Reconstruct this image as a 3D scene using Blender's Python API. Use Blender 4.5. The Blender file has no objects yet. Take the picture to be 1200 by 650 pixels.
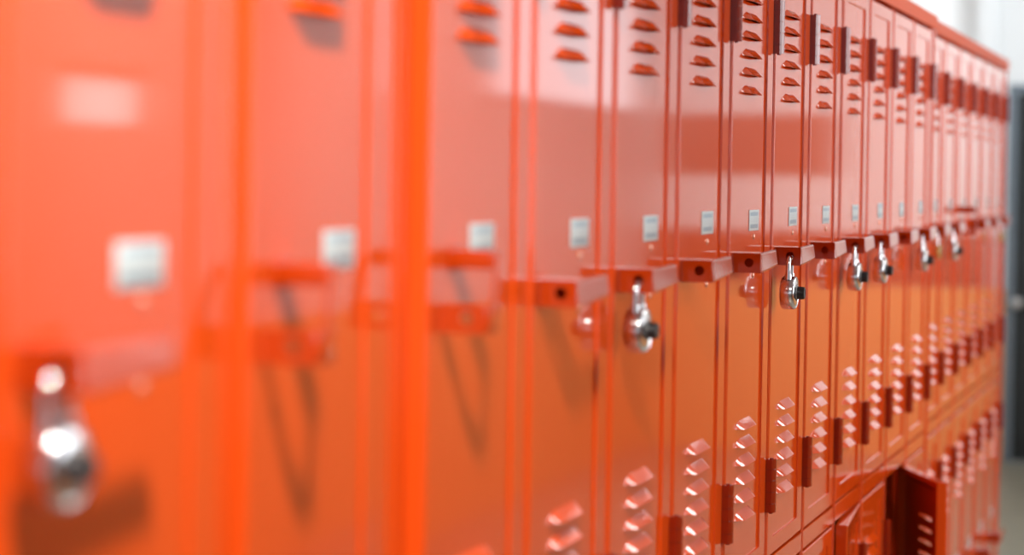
import bpy, bmesh, math, random
from mathutils import Vector, Matrix
random.seed(7)
SC = bpy.context.scene
COL = SC.collection
PI = math.pi

# ------------------------------------------------------------------ constants
ZM = 1.05                 # height of the underside of the upper doors
PITCH = 0.3026            # locker width
DH = 0.914                # door opening height
YB = 0.015                # set-back of the near and far banks against the middle bank
DEPTH = 0.58
LOWZ = ZM - 0.0298 - 0.917


def nrm(s):
    s = s / 255.0
    return s / 12.92 if s <= 0.04045 else ((s + 0.055) / 1.055) ** 2.4


# ------------------------------------------------------------------ materials
def mat(name, base, rough=0.4, metal=0.0, bump=0.0, bscale=200.0, var=0.0, vscale=6.0, ior=1.5, rvar=0.0, coat=0.0):
    m = bpy.data.materials.new(name)
    m.use_nodes = True
    nt = m.node_tree
    b = nt.nodes['Principled BSDF']
    b.inputs['Base Color'].default_value = (*base, 1)
    b.inputs['Roughness'].default_value = rough
    b.inputs['Metallic'].default_value = metal
    b.inputs['IOR'].default_value = ior
    if coat:
        b.inputs['Coat Weight'].default_value = coat
        b.inputs['Coat Roughness'].default_value = 0.06
    tc = nt.nodes.new('ShaderNodeTexCoord')
    if var:
        n = nt.nodes.new('ShaderNodeTexNoise')
        n.inputs['Scale'].default_value = vscale
        n.inputs['Detail'].default_value = 4
        nt.links.new(tc.outputs['Object'], n.inputs['Vector'])
        mx = nt.nodes.new('ShaderNodeMix')
        mx.data_type = 'RGBA'
        mx.inputs[6].default_value = (*[c * (1 - var) for c in base], 1)
        mx.inputs[7].default_value = (*[min(1, c * (1 + var)) for c in base], 1)
        nt.links.new(n.outputs['Fac'], mx.inputs[0])
        nt.links.new(mx.outputs[2], b.inputs['Base Color'])
    if rvar:
        n = nt.nodes.new('ShaderNodeTexNoise')
        n.inputs['Scale'].default_value = 9
        n.inputs['Detail'].default_value = 5
        nt.links.new(tc.outputs['Object'], n.inputs['Vector'])
        mr = nt.nodes.new('ShaderNodeMapRange')
        mr.inputs['To Min'].default_value = max(0.01, rough - rvar)
        mr.inputs['To Max'].default_value = rough + rvar
        nt.links.new(n.outputs['Fac'], mr.inputs['Value'])
        nt.links.new(mr.outputs['Result'], b.inputs['Roughness'])
    if bump:
        n = nt.nodes.new('ShaderNodeTexNoise')
        n.inputs['Scale'].default_value = bscale
        n.inputs['Detail'].default_value = 2
        nt.links.new(tc.outputs['Object'], n.inputs['Vector'])
        bp = nt.nodes.new('ShaderNodeBump')
        bp.inputs['Strength'].default_value = bump
        bp.inputs['Distance'].default_value = 0.002
        nt.links.new(n.outputs['Fac'], bp.inputs['Height'])
        nt.links.new(bp.outputs['Normal'], b.inputs['Normal'])
    return m


ORANGE = (0.68, 0.070, 0.006)
M_PAINT = mat('orange_enamel', ORANGE, 0.065, bump=0.012, bscale=14, var=0.05, vscale=3, rvar=0.02)
M_BODY = mat('orange_enamel_frame', ORANGE, 0.10, bump=0.012, bscale=25, var=0.04, vscale=5)
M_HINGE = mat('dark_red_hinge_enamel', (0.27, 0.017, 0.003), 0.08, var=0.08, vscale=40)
M_HAND = mat('orange_enamel_latch', (0.42, 0.038, 0.003), 0.09, var=0.08, vscale=40)
M_CAP = mat('orange_enamel_cap', (0.62, 0.085, 0.02), 0.5, var=0.05, vscale=4, ior=1.3)
M_STEEL = mat('polished_steel', (0.68, 0.69, 0.71), 0.17, 1.0, var=0.05, vscale=60)
M_SHACK = mat('shackle_steel', (0.72, 0.73, 0.75), 0.14, 1.0, var=0.05, vscale=60)
M_BLACK = mat('black_plastic', (0.012, 0.012, 0.014), 0.35, var=0.2, vscale=50)
M_WHITE = mat('white_print', (0.8, 0.8, 0.8), 0.5, var=0.03, vscale=50)
M_BRASS = mat('brass', (0.80, 0.62, 0.22), 0.25, 1.0, var=0.08, vscale=50)
M_RIVET = mat('painted_rivet', (0.85, 0.40, 0.28), 0.12, 0.6, var=0.04, vscale=50)
M_WALL = mat('white_wall_paint', (0.80, 0.83, 0.85), 0.6, bump=0.1, bscale=120, var=0.02, vscale=2)
M_CEIL = mat('grey_ceiling_paint', (0.50, 0.50, 0.51), 0.8, bump=0.1, bscale=150, var=0.02, vscale=3)
M_FLOOR = mat('worn_beige_floor', (0.30, 0.285, 0.22), 0.35, var=0.12, vscale=2.5, rvar=0.08)
M_DOOR = mat('dark_grey_door_paint', (0.020, 0.025, 0.027), 0.45, var=0.08, vscale=4)
M_FRAME = mat('blue_grey_door_frame_paint', (0.17, 0.21, 0.25), 0.4, var=0.06, vscale=5)
M_KNOB = mat('satin_nickel', (0.65, 0.66, 0.66), 0.3, 1.0, var=0.04, vscale=40)
M_TRIM = mat('grey_trim', (0.45, 0.46, 0.47), 0.5, var=0.04, vscale=8)


def plate_material():
    m = bpy.data.materials.new('printed_number_plate')
    m.use_nodes = True
    nt = m.node_tree
    b = nt.nodes['Principled BSDF']
    b.inputs['Roughness'].default_value = 0.35
    tc = nt.nodes.new('ShaderNodeTexCoord')
    sp = nt.nodes.new('ShaderNodeSeparateXYZ')
    nt.links.new(tc.outputs['Generated'], sp.inputs[0])

    def math_(op, a, bb=None, c=None):
        n = nt.nodes.new('ShaderNodeMath')
        n.operation = op
        for i, v in enumerate((a, bb, c)):
            if v is None:
                continue
            if isinstance(v, (int, float)):
                n.inputs[i].default_value = v
            else:
                nt.links.new(v, n.inputs[i])
        return n.outputs[0]
    z, x = sp.outputs['Z'], sp.outputs['X']

    def band(v, lo, hi):
        return math_('MULTIPLY', math_('GREATER_THAN', v, lo), math_('LESS_THAN', v, hi))
    bands = math_('ADD', band(z, 0.71, 0.89), band(z, 0.12, 0.31))
    bands = math_('MULTIPLY', bands, band(x, 0.12, 0.90))
    ns = nt.nodes.new('ShaderNodeTexNoise')
    ns.inputs['Scale'].default_value = 9
    mp = nt.nodes.new('ShaderNodeMapping')
    mp.inputs['Scale'].default_value = (3.0, 1, 1.2)
    nt.links.new(tc.outputs['Generated'], mp.inputs[0])
    nt.links.new(mp.outputs[0], ns.inputs['Vector'])
    fac = math_('MULTIPLY', bands, math_('MULTIPLY_ADD', ns.outputs['Fac'], 0.9, 0.32))
    faint = math_('MULTIPLY', band(z, 0.36, 0.66), math_('MULTIPLY', math_('GREATER_THAN', math_('SINE', math_('MULTIPLY', z, 75)), 0.5), 0.22))
    fac = math_('ADD', fac, math_('MULTIPLY', faint, band(x, 0.15, 0.85)))
    mx = nt.nodes.new('ShaderNodeMix')
    mx.data_type = 'RGBA'
    mx.inputs[6].default_value = (0.53, 0.60, 0.61, 1)
    mx.inputs[7].default_value = (0.16, 0.27, 0.36, 1)
    nt.links.new(fac, mx.inputs[0])
    nt.links.new(mx.outputs[2], b.inputs['Base Color'])
    return m


M_PLATE = plate_material()


# ------------------------------------------------------------------ mesh helpers
def quad(bm, pts):
    vs = [bm.verts.new(p) for p in pts]
    try:
        return bm.faces.new(vs)
    except ValueError:
        return None


def box(bm, x0, x1, y0, y1, z0, z1, bev=0.0):
    ret = bmesh.ops.create_cube(bm, size=1.0)
    vs = ret['verts']
    for v in vs:
        v.co = Vector(((x0 + x1) / 2 + v.co.x * (x1 - x0), (y0 + y1) / 2 + v.co.y * (y1 - y0), (z0 + z1) / 2 + v.co.z * (z1 - z0)))
    if bev:
        es = list({e for v in vs for e in v.link_edges})
        bmesh.ops.bevel(bm, geom=es, offset=bev, segments=2, profile=0.6, affect='EDGES')


def cyl(bm, p0, p1, r0, r1=None, n=24, caps=True):
    r1 = r0 if r1 is None else r1
    p0, p1 = Vector(p0), Vector(p1)
    d = (p1 - p0).normalized()
    a = d.orthogonal().normalized()
    b = d.cross(a)
    A = [bm.verts.new(p0 + (a * math.cos(2 * PI * i / n) + b * math.sin(2 * PI * i / n)) * r0) for i in range(n)]
    B = [bm.verts.new(p1 + (a * math.cos(2 * PI * i / n) + b * math.sin(2 * PI * i / n)) * r1) for i in range(n)]
    for i in range(n):
        bm.faces.new((A[i], A[(i + 1) % n], B[(i + 1) % n], B[i]))
    if caps:
        bm.faces.new(A[::-1])
        bm.faces.new(B)


def lathe(bm, prof, origin, axis='-Y', n=48):
    """profile of (radius, height along the axis)"""
    o = Vector(origin)
    rings = []
    for r, h in prof:
        ring = []
        for i in range(n):
            t = 2 * PI * i / n
            if axis == '-Y':
                p = Vector((r * math.cos(t), -h, r * math.sin(t)))
            elif axis == '-X':
                p = Vector((-h, r * math.cos(t), r * math.sin(t)))
            else:
                p = Vector((r * math.cos(t), r * math.sin(t), h))
            ring.append(bm.verts.new(o + p))
        rings.append(ring)
    for a, b in zip(rings, rings[1:]):
        for i in range(n):
            bm.faces.new((a[i], a[(i + 1) % n], b[(i + 1) % n], b[i]))
    bm.faces.new(rings[0][::-1])
    bm.faces.new(rings[-1])


def tube(bm, pts, r, n=14):
    pts = [Vector(p) for p in pts]
    rings = []
    up = None
    for i, p in enumerate(pts):
        d = (pts[min(i + 1, len(pts) - 1)] - pts[max(i - 1, 0)]).normalized()
        if up is None:
            up = d.orthogonal().normalized()
        up = (up - d * up.dot(d)).normalized()
        s = d.cross(up)
        rings.append([bm.verts.new(p + (up * math.cos(2 * PI * k / n) + s * math.sin(2 * PI * k / n)) * r) for k in range(n)])
    for a, b in zip(rings, rings[1:]):
        for i in range(n):
            bm.faces.new((a[i], a[(i + 1) % n], b[(i + 1) % n], b[i]))
    bm.faces.new(rings[0][::-1])
    bm.faces.new(rings[-1])


def finish(name, bm, m, smooth=True, angle=35):
    bmesh.ops.remove_doubles(bm, verts=bm.verts, dist=1e-6)
    bmesh.ops.recalc_face_normals(bm, faces=bm.faces)
    if smooth:
        for f in bm.faces:
            f.smooth = True
        lim = math.radians(angle)
        for e in bm.edges:
            if len(e.link_faces) != 2 or e.calc_face_angle(0) > lim:
                e.smooth = False
    me = bpy.data.meshes.new(name)
    bm.to_mesh(me)
    bm.free()
    for mm in (m if isinstance(m, (list, tuple)) else [m]):
        me.materials.append(mm)
    return me


def obj(name, me, parent=None, loc=(0, 0, 0), rot=(0, 0, 0)):
    o = bpy.data.objects.new(name, me)
    COL.objects.link(o)
    o.parent = parent
    o.location = loc
    o.rotation_euler = rot
    return o


def thing(name, label, cat, loc, group=None):
    o = bpy.data.objects.new(name, None)
    o.empty_display_size = 0.05
    COL.objects.link(o)
    o.location = loc
    o['label'] = label
    o['category'] = cat
    if group:
        o['group'] = group
    return o


def struct(name, bm, m, parent=None, loc=(0, 0, 0)):
    o = obj(name, finish(name, bm, m), parent, loc)
    if parent is None:
        o['kind'] = 'structure'
    return o


# ------------------------------------------------------------------ locker parts
HW, PHW = 0.1400, 0.0985           # half width of the door, of its recessed panel
DZ0, DZ1 = 0.003, 0.911            # door bottom and top
PZ0, PZ1 = 0.0300, 0.8850          # recessed panel
RIM = -0.0028                      # rim stands this far in front of the panel
LOU_X, LOU_W, LOU_H, LOU_P = -0.012, 0.058, 0.0118, 0.0112
LOU_TOP = [0.6890 + 0.0257 * k for k in range(6)]
LOU_LOW = [0.0900 + 0.0257 * k for k in range(6)]


def door_mesh():
    bm = bmesh.new()

    def ring(hx, z0, z1, y):
        return [(-hx, y, z0), (hx, y, z0), (hx, y, z1), (-hx, y, z1)]

    def band(a, b):
        for i in range(4):
            j = (i + 1) % 4
            quad(bm, (a[i], a[j], b[j], b[i]))
    rr = 0.0030                    # rolled outer edge of the door
    r = [ring(HW - 0.0015, DZ0 + 0.0015, DZ1 - 0.0015, 0.0180),
         ring(HW, DZ0, DZ1, 0.0180),
         ring(HW, DZ0, DZ1, RIM + rr + 0.0003)]
    for k in range(7):
        t = PI / 2 * k / 6
        o = rr * (1 - math.cos(t))
        r.append(ring(HW - o, DZ0 + o, DZ1 - o, RIM + rr * (1 - math.sin(t))))
    r += [ring(HW - rr - 0.0003, DZ0 + rr + 0.0003, DZ1 - rr - 0.0003, RIM),
         ring(PHW + 0.0006, PZ0 - 0.0006, PZ1 + 0.0006, RIM),
         ring(PHW + 0.0003, PZ0 - 0.0003, PZ1 + 0.0003, RIM + 0.0003),
         ring(PHW, PZ0, PZ1, -0.0004),
         ring(PHW - 0.0008, PZ0 + 0.0008, PZ1 - 0.0008, 0.0)]
    for a, b in zip(r, r[1:]):
        band(a, b)
    # pressed panel with a slot under every louver
    px, pz0, pz1 = PHW - 0.0008, PZ0 + 0.0008, PZ1 - 0.0008
    xs = [-px, LOU_X - 0.044, LOU_X + 0.044, px]
    zs = [pz0, pz1]
    slots = []
    for z in LOU_LOW + LOU_TOP:
        slots.append((z + 0.0008, z + 0.0085))
        zs += [z + 0.0008, z + 0.0085]
    zs.sort()
    for y in (0.0, 0.0012):
        for i in range(3):
            for k in range(len(zs) - 1):
                if i == 1 and any(abs(zs[k] - s[0]) < 1e-6 for s in slots):
                    continue
                quad(bm, ((xs[i], y, zs[k]), (xs[i + 1], y, zs[k]), (xs[i + 1], y, zs[k + 1]), (xs[i], y, zs[k + 1])))
    # inside of the pan: back of the rim and the flange walls
    back = [ring(px, pz0, pz1, 0.0012), ring(PHW + 0.0016, PZ0 - 0.0016, PZ1 + 0.0016, RIM + 0.0014),
            ring(HW - 0.0015, DZ0 + 0.0015, DZ1 - 0.0015, RIM + 0.0014), ring(HW - 0.0015, DZ0 + 0.0015, DZ1 - 0.0015, 0.0180)]
    for a, b in zip(back, back[1:]):
        band(a, b)
    # folded lip round the inside edge of the pan
    lip = [ring(HW - 0.0015, DZ0 + 0.0015, DZ1 - 0.0015, 0.0180), ring(HW - 0.011, DZ0 + 0.011, DZ1 - 0.011, 0.0180), ring(HW - 0.011, DZ0 + 0.011, DZ1 - 0.011, 0.0170), ring(HW - 0.0016, DZ0 + 0.0016, DZ1 - 0.0016, 0.0170)]
    for a, b in zip(lip, lip[1:]):
        band(a, b)
    return finish('door', bm, M_PAINT, angle=18)


def vent_mesh(zlist):
    """six pressed hoods, open along the lower edge"""
    bm = bmesh.new()
    NS, NT = 28, 8

    def e(s):
        a = abs(s)
        if a < 0.58:
            return 1.0
        t = (a - 0.58) / 0.42
        return max(0.0, 1 - t + 0.12 * math.sin(PI * t))
    for z in zlist:
        for off in (0.0, 0.0009):
            grid = []
            for i in range(NS + 1):
                s = -1 + 2 * i / NS
                s = math.copysign(abs(s) ** 0.75, s)
                col = []
                for k in range(NT + 1):
                    t = k / NT
                    h = 0.94 * t + 0.06 * math.sin(t * PI / 2)
                    y = -(LOU_P * e(s) * h) + off
                    zz = z + LOU_H * (1 - t) * (0.18 + 0.82 * e(s)) + 0.0015 * (1 - e(s))
                    col.append(bm.verts.new((LOU_X + s * LOU_W, min(y, 0.0006), zz)))
                grid.append(col)
            for i in range(NS):
                for k in range(NT):
                    f = (grid[i][k], grid[i + 1][k], grid[i + 1][k + 1], grid[i][k + 1])
                    bm.faces.new(f)
            if off == 0.0:
                first = grid
            else:
                for i in range(NS):
                    bm.faces.new((first[i][NT], first[i + 1][NT], grid[i + 1][NT], grid[i][NT]))
    bmesh.ops.remove_doubles(bm, verts=bm.verts, dist=1e-6)
    return finish('louver_vent', bm, M_PAINT, angle=55)


def body_mesh(hl, hr, upper):
    """sheet-steel carcass: stiles, rails, sides, back, top and bottom; hl, hr = half widths"""
    bm = bmesh.new()
    z0 = -0.0298 if upper else -LOWZ
    z1 = 0.917
    g = 0.0003
    xl, xr = -hl + g, hr - g
    gap = 0.0022
    # front stiles (with a turned-in inner edge and a shallow fold line)
    for a, b in ((xl, -HW - gap), (HW + gap, xr)):
        box(bm, a, b, -0.0015, 0.022, z0, z1, 0.0009)
        if b - a > 0.004:
            w = b - a
            if w < 0.03:
                box(bm, a + w * 0.30, a + w * 0.62, -0.0029, -0.001, z0, z1, 0.0007)
        if b - a > 0.03:      # wide end stile carries a folded channel line
            w = b - a
            box(bm, a + w * 0.30, a + w * 0.36, -0.0032, -0.001, z0, z1, 0.0008)
            box(bm, a + w * 0.62, a + w * 0.66, -0.0032, -0.001, z0, z1, 0.0008)
    # door rebate behind the gap
    for a, b in ((-HW - gap, -HW + 0.012), (HW - 0.012, HW + gap)):
        box(bm, a, b, 0.0205, 0.022, 0.0, z1)
    # rails
    if upper:
        box(bm, -HW - gap, HW + gap, -0.0028, 0.024, z0, -0.0002, 0.0012)
    else:
        box(bm, -HW - gap, HW + gap, 0.030, 0.034, z0, -0.0003)          # recessed kick plate
        box(bm, -HW - gap, HW + gap, -0.0015, 0.034, -0.022, -0.0003, 0.001)
    # sheets
    zb = -0.002 if upper else 0.0
    box(bm, xl, xl + 0.0015, 0.02, DEPTH, zb if upper else z0, z1)
    box(bm, xr - 0.0015, xr, 0.02, DEPTH, zb if upper else z0, z1)
    box(bm, xl, xr, DEPTH - 0.0015, DEPTH, zb, z1)
    box(bm, xl, xr, 0.022, DEPTH, zb, zb + 0.0015)
    box(bm, xl, xr, 0.022, DEPTH, z1 - 0.0016, z1 - 0.0001)
    return finish('body', bm, M_BODY, angle=14)


def hinge_mesh():
    """five-knuckle butt hinge standing in the gap beside the door"""
    bm = bmesh.new()
    L = 0.080
    cuts = [0, 0.17, 0.385, 0.60, 0.81, 1.0]
    yc, r = -0.0102, 0.0074
    for a, b in zip(cuts, cuts[1:]):
        za, zb = -L / 2 + L * a + 0.0004, -L / 2 + L * b - 0.0004
        prof = [(-0.0066, -0.0030), (-0.0066, -0.0105), (-0.0062, -0.0118), (-0.0030, -0.0145), (0.0015, -0.0167), (0.0045, -0.0170), (0.0066, -0.0155), (0.0066, -0.0030)]
        A = [bm.verts.new((p[0], p[1], za)) for p in prof]
        B = [bm.verts.new((p[0], p[1], zb)) for p in prof]
        for k in range(len(prof)):
            q = (k + 1) % len(prof)
            bm.faces.new((A[k], A[q], B[q], B[k]))
        bm.faces.new(A[::-1])
        bm.faces.new(B)
    cyl(bm, (0, yc, -L / 2 - 0.0015), (0, yc, L / 2 + 0.0015), 0.0031, n=16)
    # leaves folded back into the gap
    box(bm, -0.0050, -0.0035, yc, 0.004, -L / 2 + 0.001, L / 2 - 0.001)
    return finish('hinge', bm, M_HINGE, angle=14)


def holed_plate(bm, x, y0, y1, z0, z1, hy, hz, hr, th):
    """plate across X (thickness th towards +X) with a round hole"""
    n = 32
    outer, inner = [], []
    for i in range(n):
        t = 2 * PI * i / n
        c, s = math.cos(t), math.sin(t)
        k = 1e9
        if c > 1e-9:
            k = min(k, (y1 - hy) / c)
        if c < -1e-9:
            k = min(k, (y0 - hy) / c)
        if s > 1e-9:
            k = min(k, (z1 - hz) / s)
        if s < -1e-9:
            k = min(k, (z0 - hz) / s)
        outer.append((hy + c * k, hz + s * k))
        inner.append((hy + c * hr, hz + s * hr))
    corners = [(y0, z0), (y0, z1), (y1, z0), (y1, z1)]
    for c in corners:
        i = min(range(n), key=lambda q: (outer[q][0] - c[0]) ** 2 + (outer[q][1] - c[1]) ** 2)
        outer[i] = c
    for i in range(n):
        j = (i + 1) % n
        o0, o1, i0, i1 = outer[i], outer[j], inner[i], inner[j]
        quad(bm, ((x, *o0), (x, *o1), (x, *i1), (x, *i0)))
        quad(bm, ((x + th, *o0), (x + th, *i0), (x + th, *i1), (x + th, *o1)))
        quad(bm, ((x, *i0), (x, *i1), (x + th, *i1), (x + th, *i0)))
        quad(bm, ((x, *o0), (x + th, *o0), (x + th, *o1), (x, *o1)))


HX = -0.1225                       # where the latch stands on the rim of the door
HZ0, HZ1, HP = 0.4415, 0.4685, -0.0440
HOLE = (-0.0260, 0.4555)


def handle_mesh():
    """recess-free latch: holed hasp plate square to the door and a long finger pull in front"""
    bm = bmesh.new()
    holed_plate(bm, HX, HP + 0.002, RIM, HZ0, HZ1, HOLE[0], HOLE[1], 0.0062, 0.002)
    # finger pull: a front plate that narrows to the right with a rolled left edge and a rolled border
    L = 0.119
    NX, th = 14, 0.0022
    rows = []
    for i in range(NX + 1):
        t = i / NX
        x = HX + L * t
        zt = HZ1 + 0.0018 * t
        zb = HZ0 + 0.0072 * t ** 1.3
        y = HP + 0.0015 * t
        if i == 0:
            y = HP + 0.002
        def fy(z):
            return y - 0.0004 + 0.0032 * (z - zb) / (zt - zb)
        rows.append([(x, fy(zb) + 0.0014, zb), (x, fy(zb) + 0.0004, zb + 0.0009), (x, fy(zb + 0.0022), zb + 0.0022), (x, fy(zb + 0.0034), zb + 0.0034),
                     (x, fy(zt - 0.0034), zt - 0.0034), (x, fy(zt - 0.0022), zt - 0.0022), (x, fy(zt) + 0.0004, zt - 0.0009), (x, fy(zt) + 0.0014, zt)])
    rows.insert(1, [(x + 0.0022, y - 0.0017, z) for (x, y, z) in rows[0]])
    for a, b in zip(rows, rows[1:]):
        for k in range(7):
            quad(bm, (a[k], b[k], b[k + 1], a[k + 1]))
            quad(bm, [(p[0], p[1] + th, p[2]) for p in (a[k], a[k + 1], b[k + 1], b[k])])
    e = rows[-1]
    for k in range(7):
        quad(bm, (e[k], (e[k][0], e[k][1] + th, e[k][2]), (e[k + 1][0], e[k + 1][1] + th, e[k + 1][2]), e[k + 1]))
    # top web back to the door
    for a, b in zip(rows[1:6], rows[2:7]):
        quad(bm, (a[7], b[7], (b[7][0], 0.0, b[7][2]), (a[7][0], 0.0, a[7][2])))
        quad(bm, ((a[7][0], a[7][1], a[7][2] - 0.0016), (a[7][0], 0.0, a[7][2] - 0.0016), (b[7][0], 0.0, b[7][2] - 0.0016), (b[7][0], b[7][1], b[7][2] - 0.0016)))
    # inner guide bracket
    box(bm, HX + 0.030, HX + 0.032, -0.030, 0.0, HZ0 + 0.006, HZ1 - 0.002)
    # small foot flange on the door
    box(bm, HX - 0.006, HX + 0.002, RIM - 0.0012, RIM, HZ0 + 0.001, HZ1 - 0.001, 0.0005)
    return finish('latch_handle', bm, M_HAND, angle=35)


def raised_handle_mesh():
    """latch whose finger pull stands raised: holed lower lug, upper lug and a curved strap joining them"""
    bm = bmesh.new()
    x = HX + 0.014
    holed_plate(bm, x, HP + 0.002, 0.0, 0.434, 0.459, HOLE[0], 0.4470, 0.0062, 0.0025)
    box(bm, x, x + 0.016, -0.0020, 0.0, 0.434, 0.459, 0.0005)
    # upper lug
    box(bm, x + 0.026, x + 0.050, HP + 0.004, 0.0, 0.4885, 0.5050, 0.0012)
    box(bm, x + 0.026, x + 0.056, -0.0020, 0.0, 0.486, 0.508, 0.0006)
    # strap bending from the upper lug down to the front of the lower lug
    N = 16
    prof = []
    for i in range(N + 1):
        t = i / N
        a = PI / 2 * (1 - min(1, t * 1.6))
        y = HP + 0.010 - 0.010 * math.cos(a) - 0.003
        z = 0.4900 + 0.0115 * math.sin(a) - max(0.0, t - 0.42) * 0.088
        prof.append((y, z, x + 0.036 - 0.034 * t))
    for w in (0.0,):
        for (ya, za, xa), (yb, zb, xb) in zip(prof, prof[1:]):
            W, th = 0.009, 0.0026
            A = [(xa, ya, za), (xa + W, ya, za), (xa + W, ya + th, za - 0.0006), (xa, ya + th, za - 0.0006)]
            B = [(xb, yb, zb), (xb + W, yb, zb), (xb + W, yb + th, zb - 0.0006), (xb, yb + th, zb - 0.0006)]
            for k in range(4):
                j = (k + 1) % 4
                quad(bm, (A[k], A[j], B[j], B[k]))
    # lip of the lower lug turned along the front
    box(bm, x, x + 0.034, HP, HP + 0.0026, 0.434, 0.4592, 0.0008)
    return finish('raised_latch_handle', bm, M_HAND, angle=35)


def plate_mesh():
    bm = bmesh.new()
    box(bm, -0.0335, 0.0335, -0.0009, 0.0, 0.4965, 0.5262, 0.0004)
    return finish('number_plate', bm, M_PLATE)


def rivet_mesh():
    bm = bmesh.new()
    lathe(bm, [(0.0042, 0.0), (0.0040, 0.0009), (0.0030, 0.0018), (0.0014, 0.0023), (0.0004, 0.0024)], (0, 0, 0), n=20)
    return finish('rivet', bm, M_RIVET, angle=60)


ME_DOOR = door_mesh()
ME_VT, ME_VL = vent_mesh(LOU_TOP), vent_mesh(LOU_LOW)
ME_HINGE = hinge_mesh()
ME_HANDLE, ME_RAISED = handle_mesh(), raised_handle_mesh()
ME_PLATE, ME_RIVET = plate_mesh(), rivet_mesh()
BODIES = {}


def body_for(hl, hr, upper):
    k = (round(hl, 4), round(hr, 4), upper)
    if k not in BODIES:
        BODIES[k] = body_mesh(hl, hr, upper)
    return BODIES[k]


def locker(cx, y, z, hl, hr, upper, label, group, raised=False, plate_dx=0.03, plate_dz=0.0, opened=0.0, handle_dx=0.0):
    t = thing('locker', label, 'locker', (cx, y, z), group)
    obj('body', body_for(hl, hr, upper), t)
    # the door turns about its right-hand hinge line
    d = obj('door', ME_DOOR, t)
    px = HW + 0.003
    if opened:
        a = opened
        piv = Vector((px, -0.0098, 0))
        R = Matrix.Rotation(a, 4, 'Z')
        M = Matrix.Translation(piv) @ R @ Matrix.Translation(-piv)
        d.matrix_local = M
    obj('louver_vent', ME_VT, d)
    obj('louver_vent', ME_VL, d)
    np_ = obj('number_plate', ME_PLATE, d, (plate_dx, 0, plate_dz))
    np_['label'] = 'silver number plate with grey-blue printed lines'
    h = obj('latch_handle', ME_RAISED if raised else ME_HANDLE, d, (handle_dx, 0, 0))
    if raised:
        h['label'] = 'latch with its pull raised'
    for rz in (0.4872, 0.4315):
        obj('rivet', ME_RIVET, d, (0.030, 0, rz))
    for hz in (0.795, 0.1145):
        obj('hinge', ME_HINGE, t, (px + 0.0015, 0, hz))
    return t


# ------------------------------------------------------------------ lay-out of the row
XC = {}
for n in range(3, 20):
    XC[n] = 1.9123 + (n - 3) * PITCH - 0.030 + (0.0846 if n >= 14 else 0.0)
XC[3] = 1.8950
for n, dx in ((4, 0.0075), (5, 0.005), (7, -0.004), (8, -0.008), (9, -0.010), (10, -0.003)):
    XC[n] += dx
XC[0], XC[1], XC[2] = 0.930, 1.240, 1.550
EDGE_L, EDGE_R = {}, {}
for n in range(0, 20):
    EDGE_L[n] = XC[n] - PITCH / 2
    EDGE_R[n] = XC[n] + PITCH / 2
for a in list(range(0, 2)) + list(range(3, 13)) + list(range(14, 19)):
    m = (XC[a] + XC[a + 1]) / 2
    EDGE_R[a] = m
    EDGE_L[a + 1] = m
X_STEP, X_BREAK, X_END = 1.7515, 5.1380, 7.0500
EDGE_R[2] = X_STEP - 0.0006
EDGE_L[3] = X_STEP
EDGE_R[13] = X_BREAK
EDGE_L[14] = X_BREAK + 0.0006
EDGE_R[19] = X_END
RAISED = (2, 3, 16)
PLATE_DX = {1: 0.026, 2: 0.042, 3: 0.007}

UP = {
    0: 'orange locker just beyond the left border, beside the nearest padlocked locker',
    1: 'blurred orange locker nearest the camera, with a silver padlock at lower left',
    2: 'blurred orange locker with raised latch, left of the bright orange step',
    3: 'orange locker with raised latch, first to the right of the bright orange step',
    4: 'orange locker with no padlock, directly left of the largest padlock in the middle',
    5: 'orange locker carrying the large silver padlock in the middle of the photo',
    6: 'unlocked orange locker directly right of the one with the large middle padlock',
    7: 'unlocked orange locker directly left of the single sharp padlock in the row',
    8: 'orange locker carrying the single sharp padlock, between unlocked lockers on both sides',
    9: 'unlocked orange locker between the single sharp padlock and the padlocked pair',
    10: 'orange locker carrying the left padlock of the side-by-side pair',
    11: 'orange locker carrying the right padlock of the side-by-side pair',
    12: 'unlocked orange locker just right of the padlocked pair, above the open lower door',
    13: 'last orange locker of the middle bank, padlocked, just before the step in the top edge',
    14: 'narrow-looking orange locker with a small brass padlock, just past the step in the top edge',
    15: 'far orange locker carrying a silver padlock, next to the brass-padlocked one',
    16: 'far orange locker with raised latch, just right of the last silver padlock',
    17: 'far unlocked orange locker, third from the dark door end of the row',
    18: 'far unlocked orange locker, second from the dark door end of the row',
    19: 'last orange locker at the far end of the row, with a brass padlock',
}
LOW = {
    8: 'lower orange locker beneath the single sharp padlock, only its top edge in the photo',
    9: 'lower orange locker directly left of the slightly ajar lower door',
    10: 'lower orange locker whose door stands slightly ajar, two before the open one',
    11: 'closed lower orange locker between the ajar door and the wide-open door',
    12: 'lower orange locker with its door open and dark inside',
    13: 'lower orange locker directly behind the open door, partly hidden by it',
    14: 'second lower orange locker right of the open door',
    15: 'third lower orange locker right of the open door',
    16: 'fourth lower orange locker right of the open door',
    17: 'lower orange locker third from the far end of the row',
    18: 'lower orange locker second from the far end of the row',
    19: 'last lower orange locker at the far end, beside the beige floor',
}
for n in range(0, 8):
    LOW[n] = 'lower orange locker below the frame, ' + ['at the left border', 'under the nearest padlocked locker', 'under the raised-latch locker left of the step',
                                                        'under the raised-latch locker right of the step', 'under the locker left of the large middle padlock',
                                                        'under the large middle padlock', 'one right of the large middle padlock', 'one left of the single sharp padlock'][n]

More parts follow.
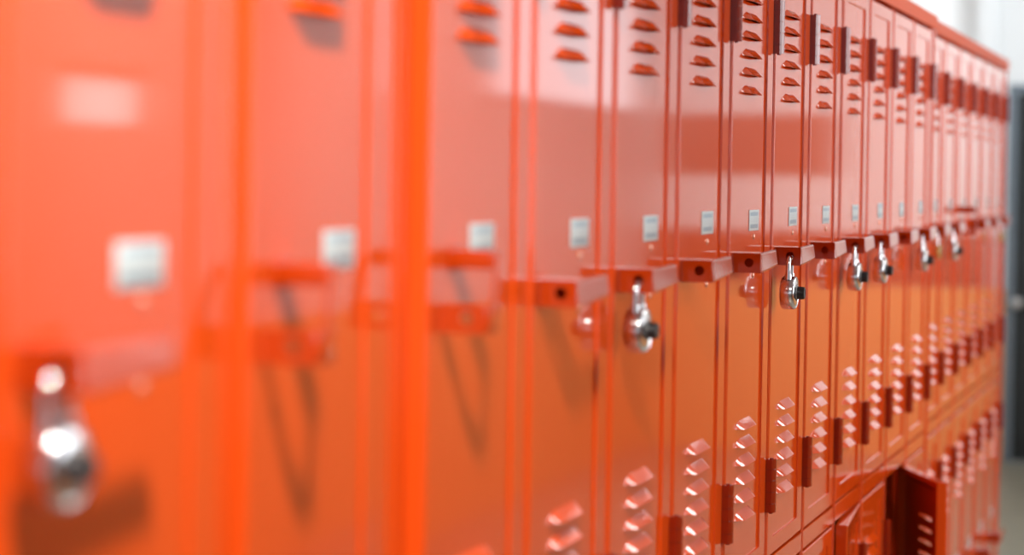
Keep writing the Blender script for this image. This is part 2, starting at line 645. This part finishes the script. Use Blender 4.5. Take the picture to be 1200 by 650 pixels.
for n in range(0, 20):
    y = 0.0 if 3 <= n <= 13 else YB
    hl, hr = XC[n] - EDGE_L[n], EDGE_R[n] - XC[n]
    locker(XC[n], y, ZM, hl, hr, True, UP[n], 'upper row of orange lockers', raised=n in RAISED,
           plate_dx=PLATE_DX.get(n, 0.030 + random.uniform(-0.001, 0.001)), plate_dz=random.uniform(-0.0012, 0.0012), handle_dx=-0.006 if n == 2 else 0.0,
           opened=math.radians(1.5) if n == 2 else 0.0)   # the unlatched door stands a little proud
    op = {10: math.radians(4.5), 12: math.radians(25)}.get(n, 0.0)
    t = locker(XC[n], y, LOWZ, hl, hr, False, LOW[n], 'lower row of orange lockers', opened=op)
    if n == 12:
        bm = bmesh.new()
        box(bm, -HW - 0.0018, -HW + 0.006, -0.013, 0.020, 0.30, 0.74, 0.001)
        box(bm, -HW - 0.0018, -HW + 0.010, -0.015, 0.020, 0.735, 0.742, 0.001)
        obj('latch_strike', finish('latch_strike', bm, M_HAND), t)

# continuous cap rails
for (a, b, y, lab) in ((EDGE_L[0], X_STEP - 0.0006, YB, 'orange cap rail along the top of the near bank, left of the bright step'),
                       (X_STEP, X_BREAK, 0.0, 'orange cap rail along the top of the middle bank, ending at the step'),
                       (X_BREAK + 0.0006, X_END, YB, 'orange cap rail along the top of the far bank, towards the dark door')):
    bm = bmesh.new()
    box(bm, a, b, y - 0.006, y + DEPTH, ZM + 0.9172, ZM + 0.9490, 0.0025)
    o = obj('cap_rail', finish('cap_rail', bm, M_CAP, angle=14))
    o['label'], o['category'], o['group'] = lab, 'trim', 'cap rails on the locker banks'


# ------------------------------------------------------------------ padlocks
def padlock_meshes():
    R, T = 0.0250, 0.0108
    bm = bmesh.new()
    prof = [(0.010, -T), (R - 0.0040, -T), (R - 0.0012, -T + 0.0010), (R, -T + 0.0034), (R, T - 0.0034), (R - 0.0010, T - 0.0010), (R - 0.0030, T + 0.0002), (R - 0.0042, T - 0.0003), (R - 0.0050, T - 0.0008), (R - 0.0085, T + 0.0001), (R - 0.0120, T + 0.0005), (0.0015, T + 0.0008)]
    lathe(bm, prof, (0, 0, 0), n=64)
    for sx in (-1, 1):
        cyl(bm, (sx * 0.0118, 0, R * 0.80), (sx * 0.0118, 0, R * 0.80 + 0.0085), 0.0056, 0.0050, n=20)
    body = finish('body', bm, M_STEEL, angle=38)
    bm = bmesh.new()
    hz = 0.0530
    rr = 0.0118
    pts = [(-rr, 0, 0.020), (-rr, 0, 0.032)]
    for i in range(13):
        t = PI - PI * i / 12
        pts.append((rr * math.cos(t), 0, hz - rr + rr * math.sin(t)))
    pts += [(rr, 0, 0.032), (rr, 0, 0.020)]
    tube(bm, pts, 0.0037, 16)
    shack = finish('shackle', bm, M_SHACK, angle=60)
    bm = bmesh.new()
    lathe(bm, [(0.0122, T - 0.0012), (0.0122, T + 0.0006), (0.0116, T + 0.0012), (0.0098, T + 0.0022), (0.0094, T + 0.0040), (0.0086, T + 0.0118), (0.0078, T + 0.0128), (0.0060, T + 0.0130), (0.0052, T + 0.0122), (0.0010, T + 0.0122)], (0, 0, 0), n=40)
    for i in range(16):               # knurling of the knob
        a = 2 * PI * i / 16
        cyl(bm, (0.0090 * math.cos(a), -(T + 0.0045), 0.0090 * math.sin(a)), (0.0083 * math.cos(a), -(T + 0.0120), 0.0083 * math.sin(a)), 0.0008, n=6)
    dial = finish('dial', bm, M_BLACK, angle=40)
    bm = bmesh.new()
    for i in range(40):               # graduation ring
        a = 2 * PI * i / 40
        L = 0.0016 if i % 5 == 0 else 0.0010
        r1 = 0.0115
        r0 = r1 - L
        w = 0.00022
        c, s = math.cos(a), math.sin(a)
        y0, y1 = -(T + 0.00140), -(T + 0.00235)
        pts = [(r1 * c - w * s, y0, r1 * s + w * c), (r1 * c + w * s, y0, r1 * s - w * c), (r0 * c + w * s, y1, r0 * s - w * c), (r0 * c - w * s, y1, r0 * s + w * c)]
        quad(bm, pts)
    marks = finish('graduation', bm, M_WHITE, smooth=False)
    return body, shack, dial, marks, hz


def brass_meshes():
    bm = bmesh.new()
    box(bm, -0.015, 0.015, -0.007, 0.007, -0.016, 0.016, 0.0022)
    body = finish('body', bm, M_BRASS)
    bm = bmesh.new()
    hz, rr = 0.046, 0.0090
    pts = [(-rr, 0, 0.014)]
    for i in range(13):
        t = PI - PI * i / 12
        pts.append((rr * math.cos(t), 0, hz - rr + rr * math.sin(t)))
    pts += [(rr, 0, 0.014)]
    tube(bm, pts, 0.0028, 14)
    sh = finish('shackle', bm, M_SHACK, angle=60)
    bm = bmesh.new()
    cyl(bm, (0, 0.0, -0.0158), (0, 0.0, -0.0168), 0.0045, n=20)
    key = finish('keyhole_plug', bm, M_KNOB)
    return body, sh, key, hz


PB, PS, PD, PG, PHZ = padlock_meshes()
BB, BS, BK, BHZ = brass_meshes()
LOCKS = {
    1: 'large blurred silver combination padlock at the lower left, nearest the camera',
    5: 'silver padlock with black dial in the middle of the photo, largest in-focus one',
    8: 'sharpest silver combination padlock, hanging alone between unlocked lockers',
    10: 'left silver combination padlock of the side-by-side pair',
    11: 'right silver combination padlock of the side-by-side pair',
    13: 'small blurred silver padlock on the last locker of the middle bank',
    15: 'farthest silver combination padlock, right of the small brass one',
}
for n, lab in LOCKS.items():
    y = 0.0 if 3 <= n <= 13 else YB
    t = thing('padlock', lab, 'padlock', (XC[n] + HX + 0.001, y + HOLE[0], ZM + HOLE[1] - 0.0018 - PHZ), 'silver combination padlocks on the lockers')
    obj('body', PB, t)
    s = obj('shackle', PS, t)
    d = obj('dial', PD, t)
    d['label'] = 'black dial'
    obj('graduation', PG, d)
    a = math.radians(0.5)
    rz = math.radians(random.uniform(-4, 1))
    t.rotation_euler = (a, 0, rz)
    t.location.y += PHZ * math.sin(a)
    t.location.z += PHZ * (1 - math.cos(a))
for n, lab in {14: 'small brass padlock between two far silver padlocks', 19: 'small brass padlock on the last locker by the dark door'}.items():
    t = thing('padlock', lab, 'padlock', (XC[n] + HX + 0.001, YB + HOLE[0], ZM + HOLE[1] - 0.0030 - BHZ), 'brass padlocks on the far lockers')
    obj('body', BB, t)
    s = obj('shackle', BS, t)
    s['label'] = 'steel shackle'
    obj('keyhole_plug', BK, t)

# ------------------------------------------------------------------ the corridor
X0, X1 = -3.0, 13.0
YBK, YOP = DEPTH + YB + 0.005, -2.70
H = 2.95


def wall_with_holes(bm, axis, c0, c1, u0, u1, z0, z1, holes):
    """wall slab; axis 'x' = runs along X between y=c0..c1, holes = (u_a, u_b, z_a, z_b)"""
    def slab(a, b, za, zb):
        if b - a < 1e-4 or zb - za < 1e-4:
            return
        if axis == 'x':
            box(bm, a, b, c0, c1, za, zb)
        else:
            box(bm, c0, c1, a, b, za, zb)
    us = u0
    for (a, b, za, zb) in sorted(holes):
        slab(us, a, z0, z1)
        slab(a, b, z0, za)
        slab(a, b, zb, z1)
        us = b
    slab(us, u1, z0, z1)


bm = bmesh.new()
box(bm, X0 - 0.1, X1 + 0.1, YOP - 0.1, YBK + 0.1, -0.1, 0.0)
struct('floor', bm, M_FLOOR)
bm = bmesh.new()
box(bm, X0 - 0.1, X1 + 0.1, YOP - 0.1, YBK + 0.1, H, H + 0.1)
struct('ceiling', bm, M_CEIL)
bm = bmesh.new()
box(bm, X0, X1 + 0.1, YBK, YBK + 0.1, 0.0, H)
struct('wall_back', bm, M_WALL)


# painted dado on the facing wall and the end wall: orange below, white above
def dado_material():
    m = bpy.data.materials.new('two_tone_wall_paint')
    m.use_nodes = True
    nt = m.node_tree
    b = nt.nodes['Principled BSDF']
    b.inputs['Roughness'].default_value = 0.45
    tc = nt.nodes.new('ShaderNodeTexCoord')
    sp = nt.nodes.new('ShaderNodeSeparateXYZ')
    nt.links.new(tc.outputs['Object'], sp.inputs[0])
    gt = nt.nodes.new('ShaderNodeMath')
    gt.operation = 'GREATER_THAN'
    gt.inputs[1].default_value = 1.0
    nt.links.new(sp.outputs['Z'], gt.inputs[0])
    mx = nt.nodes.new('ShaderNodeMix')
    mx.data_type = 'RGBA'
    mx.inputs[6].default_value = (0.85, 0.42, 0.16, 1)
    mx.inputs[7].default_value = (0.82, 0.84, 0.85, 1)
    nt.links.new(gt.outputs[0], mx.inputs[0])
    nt.links.new(mx.outputs[2], b.inputs['Base Color'])
    return m


M_DADO = dado_material()
WIN = [(3.1, 3.95, 1.35, 2.6), (4.5, 5.35, 1.35, 2.6), (5.98, 6.52, 1.72, 1.94), (10.0, 12.8, 1.97, 2.75)]
DOORS = [(0.6, 1.6, 0.0, 2.05)]
bm = bmesh.new()
wall_with_holes(bm, 'x', YOP - 0.1, YOP, X0, X1 + 0.1, 0.0, H, WIN + DOORS)
struct('wall_opposite', bm, M_DADO)
for k, (a, b, za, zb) in enumerate(WIN):
    bm = bmesh.new()
    f = 0.04
    box(bm, a, b, YOP - 0.07, YOP - 0.03, za, za + f)
    box(bm, a, b, YOP - 0.07, YOP - 0.03, zb - f, zb)
    box(bm, a, a + f, YOP - 0.07, YOP - 0.03, za + f, zb - f)
    box(bm, b - f, b, YOP - 0.07, YOP - 0.03, za + f, zb - f)
    struct('window_%d' % (k + 1), bm, M_TRIM)
for k, (a, b, za, zb) in enumerate(DOORS):
    bm = bmesh.new()
    box(bm, a + 0.004, b - 0.004, YOP - 0.08, YOP - 0.035, 0.004, zb - 0.004, 0.003)
    struct('door_%d' % (k + 2), bm, M_DOOR)

# end wall with the dark door that shows past the last locker
DY0, DY1, DTOP = -0.55, 0.545, 2.17
bm = bmesh.new()
wall_with_holes(bm, 'y', X1, X1 + 0.1, YOP - 0.1, YBK + 0.1, 0.0, H, [(DY0, DY1, 0.0, DTOP)])
struct('wall_end', bm, M_DADO)
bm = bmesh.new()
fw = 0.035
box(bm, X1 - 0.015, X1 + 0.07, DY1 - fw, DY1 + 0.012, 0.0, DTOP + 0.012, 0.003)
box(bm, X1 - 0.015, X1 + 0.07, DY0 - 0.012, DY0 + fw, 0.0, DTOP + 0.012, 0.003)
box(bm, X1 - 0.015, X1 + 0.07, DY0 + fw, DY1 - fw, DTOP - fw, DTOP + 0.012, 0.003)
d1 = None
bm2 = bmesh.new()
box(bm2, X1 + 0.012, X1 + 0.056, DY0 + fw + 0.003, DY1 - fw - 0.003, 0.006, DTOP - fw - 0.003, 0.003)
d1 = struct('door_1', bm2, M_DOOR)
fo = obj('door_frame', finish('door_frame', bm, M_FRAME), d1)
fo['label'] = 'blue-grey door frame'
bm = bmesh.new()
lathe(bm, [(0.030, 0.0), (0.030, 0.006), (0.012, 0.010), (0.011, 0.030), (0.024, 0.040), (0.030, 0.052), (0.026, 0.064), (0.010, 0.070)], (X1 + 0.012, 0.492, 0.922), axis='-X', n=32)
kn = obj('door_knob', finish('door_knob', bm, M_KNOB), d1)
kn['label'] = 'round silver door knob'
bm = bmesh.new()
box(bm, X1 - 0.02, X1, -2.60, -1.55, 1.64, 2.0, 0.004)  # unseen board, put in for the dark band mirrored in the locker doors
struct('reflection_board_1', bm, mat('dark_red_reflection_board', (0.38, 0.17, 0.14), 0.7, var=0.1, vscale=5))
bm = bmesh.new()
box(bm, X1 - 0.02, X1, -2.68, -0.62, 1.01, 1.31, 0.004)  # unseen lower panel, added to darken the reflection around latch height
struct('reflection_board_2', bm, mat('red_reflection_panel', (0.33, 0.10, 0.07), 0.7, var=0.1, vscale=5))
bm = bmesh.new()
box(bm, X0 - 0.1, X0, YOP - 0.1, YBK + 0.1, 0.0, 0.9)
box(bm, X0 - 0.1, X0, YOP - 0.1, YOP + 0.3, 0.9, H)
box(bm, X0 - 0.1, X0, YBK - 0.3, YBK + 0.1, 0.9, H)
box(bm, X0 - 0.1, X0, YOP + 0.3, YBK - 0.3, 2.7, H)
struct('wall_near', bm, M_WALL)

# ------------------------------------------------------------------ light
W = bpy.data.worlds.new('daylight')
SC.world = W
W.use_nodes = True
bg = W.node_tree.nodes['Background']
bg.inputs['Color'].default_value = (0.86, 0.93, 1.0, 1)
bg.inputs['Strength'].default_value = 1.0


def area(name, loc, rot, sx, sy, power, color=(1, 1, 1), spread=PI):
    L = bpy.data.lights.new(name, 'AREA')
    L.shape = 'RECTANGLE'
    L.size, L.size_y = sx, sy
    L.energy = power
    L.color = color
    L.spread = spread
    o = bpy.data.objects.new(name, L)
    COL.objects.link(o)
    o.location = loc
    o.rotation_euler = rot
    return o


for (a, b, za, zb), L in zip(WIN, (5.6, 5.6, 1.9, 1.1)):
    A = (b - a) * (zb - za)
    area('window_daylight', ((a + b) / 2, YOP - 0.02, (za + zb) / 2), (PI / 2, 0, 0), b - a - 0.08, zb - za - 0.08, L * A * PI, (0.92, 0.97, 1.0))
def spot(name, loc, target, power, angle, blend=0.6, color=(1, 1, 1), radius=0.06):
    L = bpy.data.lights.new(name, 'SPOT')
    L.energy, L.color, L.spot_size, L.spot_blend, L.shadow_soft_size = power, color, math.radians(angle), blend, radius
    o = bpy.data.objects.new(name, L)
    COL.objects.link(o)
    o.location = loc
    o.rotation_euler = (Vector(target) - Vector(loc)).to_track_quat('-Z', 'Y').to_euler()
    return o


# added spots, no known fixtures, brightening the end, opposite and back walls
spot('aimed_spot', (9.6, -1.0, H - 0.08), (13.0, -1.8, 1.70), 165, 60, color=(1.0, 0.97, 0.93), blend=1.0)
spot('aimed_spot', (8.2, -0.9, H - 0.08), (10.5, -2.7, 1.85), 170, 100, color=(1.0, 0.97, 0.93), blend=1.0)
spot('aimed_spot', (5.8, -0.9, H - 0.08), (7.2, -2.7, 1.75), 180, 100, color=(1.0, 0.97, 0.93), blend=1.0)
spot('aimed_spot', (9.8, -1.3, H - 0.08), (9.6, 0.6, 2.45), 140, 110, color=(0.94, 0.98, 1.0), blend=1.0)
spot('aimed_spot', (11.2, -1.0, H - 0.08), (13.0, 0.2, 2.5), 120, 100, color=(0.94, 0.98, 1.0), blend=1.0)
for x, pw in ((8.0, 65), (10.6, 90)):
    spot('ceiling_downlight', (x, -1.15, H - 0.05), (x, -1.0, 0.0), pw, 150, color=(1.0, 0.97, 0.93), blend=0.5, radius=0.30)
area('ceiling_tube_lamp', (5.0, -1.75, H - 0.04), (0, 0, 0), 3.0, 0.30, 34, (1.0, 0.98, 0.95))
spot('aimed_spot', (0.60, -0.55, H - 0.05), (1.40, 0.0, 1.45), 300, 74, color=(1.0, 0.93, 0.84), blend=1.0, radius=0.07)

# ------------------------------------------------------------------ camera
th, pit, ro, shy, dist, zc = 0.31261, 0.02046, 0.01591, -68.70, 0.64352, 0.57187
fwv = Vector((math.cos(th) * math.cos(pit), math.sin(th) * math.cos(pit), -math.sin(pit)))
r0 = Vector((math.sin(th), -math.cos(th), 0))
u0 = r0.cross(fwv)
cx = r0 * math.cos(ro) + u0 * math.sin(ro)
cy = -r0 * math.sin(ro) + u0 * math.cos(ro)
cam = bpy.data.cameras.new('camera')
co = bpy.data.objects.new('camera', cam)
COL.objects.link(co)
Mx = Matrix((cx, cy, -fwv)).transposed().to_4x4()
Mx.translation = Vector((0, -dist, zc + ZM))
co.matrix_world = Mx
cam.sensor_width = 36
cam.sensor_fit = 'HORIZONTAL'
cam.lens = 2585 * 36 / 1200
cam.shift_y = shy / 1200
cam.clip_start = 0.05
cam.dof.use_dof = True
cam.dof.focus_distance = 3.3
cam.dof.aperture_fstop = 2.95
cam.dof.aperture_blades = 0
SC.camera = co

SC.view_settings.view_transform = 'Standard'
SC.view_settings.look = 'None'
SC.view_settings.gamma = 1
SC.view_settings.use_curve_mapping = False
SC.view_settings.exposure = 0.14
SC.cycles.max_bounces = 8
SC.cycles.diffuse_bounces = 4
SC.cycles.glossy_bounces = 4
SC.cycles.sample_clamp_indirect = 6.0
SC.cycles.use_denoising = True
